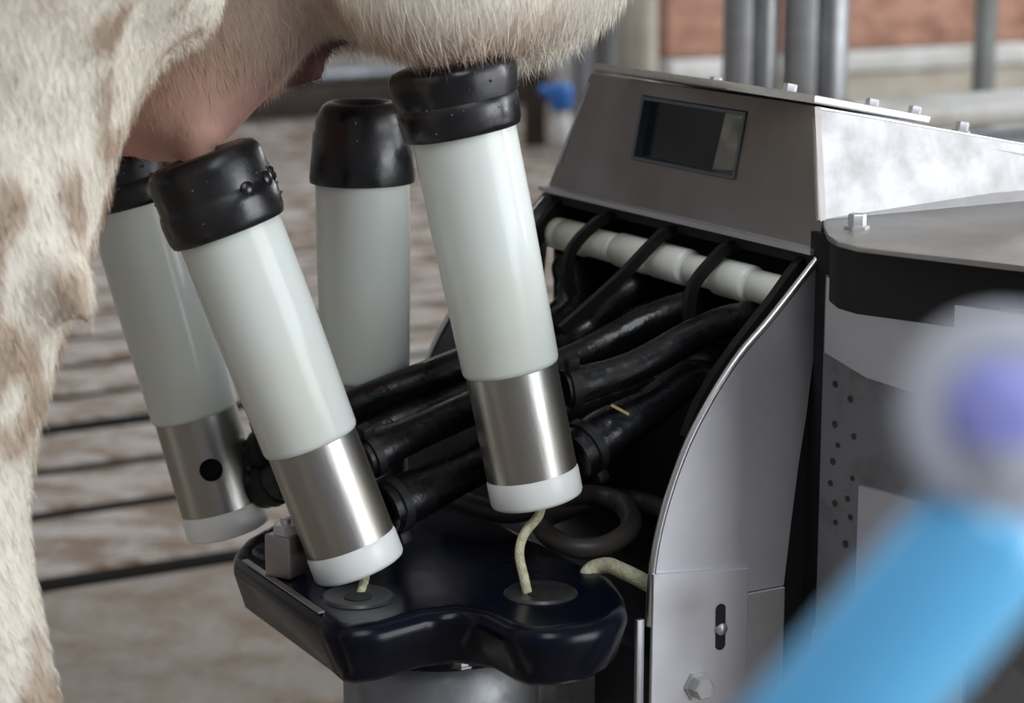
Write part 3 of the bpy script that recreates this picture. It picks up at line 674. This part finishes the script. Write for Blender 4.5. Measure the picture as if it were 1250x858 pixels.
# torso, neck, head, forelegs
cen = W(330, -150, 1.33); 
tor = []
for s_, zc2, hz, wy in ((-.42, 1.16, .10, .09), (-.36, 1.13, .24, .20), (-.22, 1.10, .33, .27), (0, 1.095, .365, .30), (.3, 1.085, .375, .34), (.6, 1.085, .375, .35), (.9, 1.085, .36, .32), (1.15, 1.08, .33, .27), (1.35, 1.08, .26, .20), (1.45, 1.10, .15, .12)):
    c = Vector((cen.x, cen.y, 0))+U*s_+V*.06; tor.append((Vector((c.x, c.y, zc2)), hz, wy))
loft(cow_bm, tor, 32)
b0_ = Vector((cen.x, cen.y, 0))+V*.06
loft(cow_bm, [(b0_+U*1.25+Vector((0, 0, 1.15)), .24, .15), (b0_+U*1.55+Vector((0, 0, 1.25)), .17, .11), (b0_+U*1.80+Vector((0, 0, 1.36)), .14, .10), (b0_+U*1.95+Vector((0, 0, 1.36)), .13, .105), (b0_+U*2.15+Vector((0, 0, 1.22)), .09, .085), (b0_+U*2.30+Vector((0, 0, 1.10)), .075, .08), (b0_+U*2.35+Vector((0, 0, 1.06)), .05, .06)])
for sgn in (-1, 1):
    c = b0_+U*1.82+V*.16*sgn+Vector((0, 0, 1.42)); ell(cow_bm, c, (.03, .10, .05), RZ)
    fb = b0_+U*1.10+V*.17*sgn
    loft(cow_bm, [(fb+Vector((0, 0, z)), a, b) for z, a, b in ((1.0, .16, .11), (.8, .11, .08), (.62, .065, .055), (.48, .055, .05), (.40, .056, .052), (.30, .036, .036), (.18, .036, .036), (.13, .042, .04), (.07, .045, .045), (.012, .062, .055))])
lathe(cow_bm, W(60, 330, 1.03), W(108, 380, 1.03), [(0, .02), (.015, .014), (.026, .008), (.032, .004)], n=12)
# teats (two are inside cups, one hangs free)
def teat(p, q, r): lathe(cow_bm, p, q, [(0, r*1.25), ((q-p).length*.5, r), ((q-p).length*.85, r*.85), ((q-p).length, r*.4)], n=16)
teat(W(225, 150, 1.235), W(258, 222, 1.205), .0125); teat(W(545, 40, 1.22), W(553, 110, 1.205), .0125)
teat(W(345, 84, 1.29), W(398, 83, 1.28), .0105); teat(W(140, 140, 1.345), W(150, 205, 1.337), .0115)
tmp = bpy.data.meshes.new('tmp'); bmesh.ops.recalc_face_normals(cow_bm, faces=cow_bm.faces[:]); cow_bm.to_mesh(tmp); cow_bm.free()
tob = bpy.data.objects.new('tmp', tmp); COL.objects.link(tob)
md = tob.modifiers.new('r', 'REMESH'); md.mode = 'VOXEL'; md.voxel_size = 0.0075
sm = tob.modifiers.new('s', 'SMOOTH'); sm.factor = .5; sm.iterations = 8
bpy.context.view_layer.update(); dg = bpy.context.evaluated_depsgraph_get()
me = bpy.data.meshes.new_from_object(tob.evaluated_get(dg)); bpy.data.objects.remove(tob); me.name = 'cow'
cow = bpy.data.objects.new('cow', me); COL.objects.link(cow); me.materials.clear(); me.materials.append(MATS['hide']); me.shade_smooth()
tag(cow, 'cream cow with a pink udder and dirt-stained hind leg', 'cow')
ROOTM[cow.name] = Matrix.Identity(4)
nv = len(me.vertices); co = np.empty(nv*3); me.vertices.foreach_get('co', co); co = co.reshape(-1, 3)
# coat colours: cream coat, bare pink skin low on the udder, brown patches, dark free teat
def smooth(e0, e1, x): t = np.clip((x-e0)/(e1-e0), 0, 1); return t*t*(3-2*t)
def dist(c, sc=(1, 1, 1)): return np.sqrt((((co-np.array(c))/np.array(sc))**2).sum(1))
nz = np.array([noise.noise(Vector(c)*14) for c in co]); nz2 = np.array([noise.noise(Vector(c)*5+Vector((9, 2, 1))) for c in co])
nz3 = np.array([noise.noise(Vector((c[0]*46, c[1]*46, c[2]*36))) for c in co])
colr = np.tile(np.array([.69, .645, .565]), (nv, 1))
def mixc(mask, c): 
    global colr
    colr = colr*(1-mask[:, None])+np.array(c)*mask[:, None]
lat_leg = dist(leg[4][0], (.16, .13, .5))
legm = smooth(1.05, .8, lat_leg)
mixc(np.clip(smooth(.10, .42, nz3*.9+.5*nz+.2*nz2+.22*smooth(.80, .58, co[:, 2])-.06)*legm*.9, 0, 1), (.34, .25, .18))
mixc(np.clip(smooth(.1, .5, nz2)*.35, 0, 1)*(1-legm), (.55, .43, .30))
uc = W(207, 100, 1.25)
mixc(smooth(.16, .06, dist(uc)+.02*nz)*.55*(1-legm), (.78, .55, .46))
mixc(smooth(.085, .045, dist(uc+Vector((.0, 0, -.035)))+.012*nz)*.9*(1-legm), (.80, .40, .36))
mixc(smooth(.062, .022, dist(W(222, 100, 1.205))+.012*nz)*.6*(1-legm), (.34, .23, .15))
mixc(smooth(.07, .03, dist(W(500, 45, 1.19), (1.3, 1, .7))+.012*nz)*.7, (.42, .27, .19))
mixc(smooth(.03, .018, dist(W(388, 84, 1.285))), (.12, .05, .045))
mixc(smooth(.045, .02, co[:, 2]), (.07, .055, .045))
ca = me.color_attributes.new('Col', 'FLOAT_COLOR', 'POINT'); ca.data.foreach_set('color', np.c_[colr, np.ones(nv)].astype(np.float32).ravel())
# dirty matted locks: small relief on the leg
no_ = np.empty(nv*3); me.vertex_normals.foreach_get('vector', no_); no_ = no_.reshape(-1, 3)
co2 = co + no_*(nz3*.0035*legm+nz*.0015)[:, None]
me.vertices.foreach_set('co', co2.ravel()); me.update()
# hair where it can be seen: short coat on the leg, longer on belly and udder
me.calc_loop_triangles(); nt_ = len(me.loop_triangles); tri = np.empty(nt_*3, dtype=np.int32); me.loop_triangles.foreach_get('vertices', tri); tri = tri.reshape(-1, 3)
A_, B_, C_ = co2[tri[:, 0]], co2[tri[:, 1]], co2[tri[:, 2]]
ctr = (A_+B_+C_)/3; nrm = np.cross(B_-A_, C_-A_); ar = np.linalg.norm(nrm, axis=1)/2; nrm /= (2*ar[:, None]+1e-12)
q = ctr-np.array(CAMP); zc3 = q[:, 1]*math.cos(TILT)-q[:, 2]*math.sin(TILT); yc = -q[:, 1]*math.sin(TILT)-q[:, 2]*math.cos(TILT)
px = CX+F*q[:, 0]/zc3; py = CY+F*yc/zc3
vis = (px > -250) & (px < 900) & (py > -250) & (py < 1000) & ((nrm*q).sum(1) < .35*np.linalg.norm(q, axis=1))
bald = smooth(.075, .05, np.sqrt(((ctr-np.array(uc+Vector((0, 0, -.035))))**2).sum(1)))
wgt = ar*vis*(1-bald*.97); NH = 90000
pick = rng.choice(nt_, NH, p=wgt/wgt.sum()); u_ = rng.random((NH, 2)); fl_ = u_.sum(1) > 1; u_[fl_] = 1-u_[fl_]
root = A_[pick]+(B_[pick]-A_[pick])*u_[:, :1]+(C_[pick]-A_[pick])*u_[:, 1:]
nh = nrm[pick]; hx = px[pick]; 
ln = np.where(hx < 240, .007, np.where(hx > 430, .0105, .006))*rng.uniform(.6, 1.3, NH)
comb = np.where((hx > 430)[:, None], np.array([.25, -.1, -1.]), np.array([.45, 0, -.85])) + rng.normal(0, .20, (NH, 3))
comb -= nh*(comb*nh).sum(1)[:, None]*.85
comb /= np.linalg.norm(comb, axis=1)[:, None]
dirh = comb+nh*.22; dirh /= np.linalg.norm(dirh, axis=1)[:, None]
tip = root+dirh*ln[:, None]+np.array([0, 0, -1])*(ln*.25)[:, None]; mid = root+dirh*(ln*.55)[:, None]
sd = np.cross(dirh, -q[pick]); sd /= np.linalg.norm(sd, axis=1)[:, None]; wd = .00013
sd = np.cross(dirh, rng.normal(0, 1, (NH, 3))); sd /= np.linalg.norm(sd, axis=1)[:, None]
hv = np.stack([root-sd*wd, root+sd*wd, mid-sd*wd*.8, mid+sd*wd*.8, tip], 1).reshape(-1, 3)
b5 = np.arange(NH)[:, None]*5
quads = (b5+np.array([0, 1, 3, 2])); tris = (b5+np.array([2, 3, 4]))
hm = bpy.data.meshes.new('hair'); hm.vertices.add(len(hv)); hm.vertices.foreach_set('co', hv.ravel())
lv = np.concatenate([quads.ravel(), tris.ravel()]).astype(np.int32); hm.loops.add(len(lv)); hm.loops.foreach_set('vertex_index', lv)
ls = np.concatenate([np.arange(NH)*4, NH*4+np.arange(NH)*3]).astype(np.int32); hm.polygons.add(2*NH); hm.polygons.foreach_set('loop_start', ls); hm.update(); hm.validate()
hc = np.clip(colr[tri[pick, 0]]*rng.uniform(.85, 1.3, (NH, 1)), 0, .92); hc5 = np.repeat(hc, 5, 0)
a2 = hm.color_attributes.new('Col', 'FLOAT_COLOR', 'POINT'); a2.data.foreach_set('color', np.c_[hc5, np.ones(len(hc5))].astype(np.float32).ravel())
hm.materials.append(MATS['hair']); ho = bpy.data.objects.new('hair', hm); COL.objects.link(ho); ho.parent = cow; ho['kind'] = 'stuff'; ho['label'] = 'short cream hair of the coat'

# ================================================================== FOREGROUND HOSE END (far out of focus)
p, q2 = W(905, 1010, .33), W(1235, 622, .33); Lh = (q2-p).length
fg = thing('hose_nozzle', 'blurred sky blue nozzle with a grey collar and violet end, close to the camera', 'nozzle', Matrix.Translation(p))
bm = BM(); lathe(bm, p, q2, [(0, .0105), (.002, .0112), (Lh-.006, .0112), (Lh-.002, .0106), (Lh, .009)], n=40); mesh_obj('barrel', bm, 'blue_plastic', fg)
c1_ = W(1222, 505, .325); bm = BM(); nb = (CAMP-c1_).normalized()
lathe(bm, q2-(q2-p).normalized()*.003, c1_, [(0, .0088), ((c1_-q2).length*.5, .0095), ((c1_-q2).length, .0095)], n=32); mesh_obj('neck', bm, 'grey_plastic', fg)
bm = BM(); lathe(bm, c1_-nb*.010, c1_+nb, [(0, .010), (.002, .0140), (.012, .0146), (.015, .0135), (.016, .0115), (.0155, .0075)], n=48); mesh_obj('collar', bm, 'grey_plastic', fg)
bm = BM(); lathe(bm, c1_+nb*.004, c1_+nb, [(0, .0076), (.0015, .0076), (.0030, .0066), (.0038, .004), (.004, .0006)], n=32); mesh_obj('end_plug', bm, 'violet_plastic', fg)
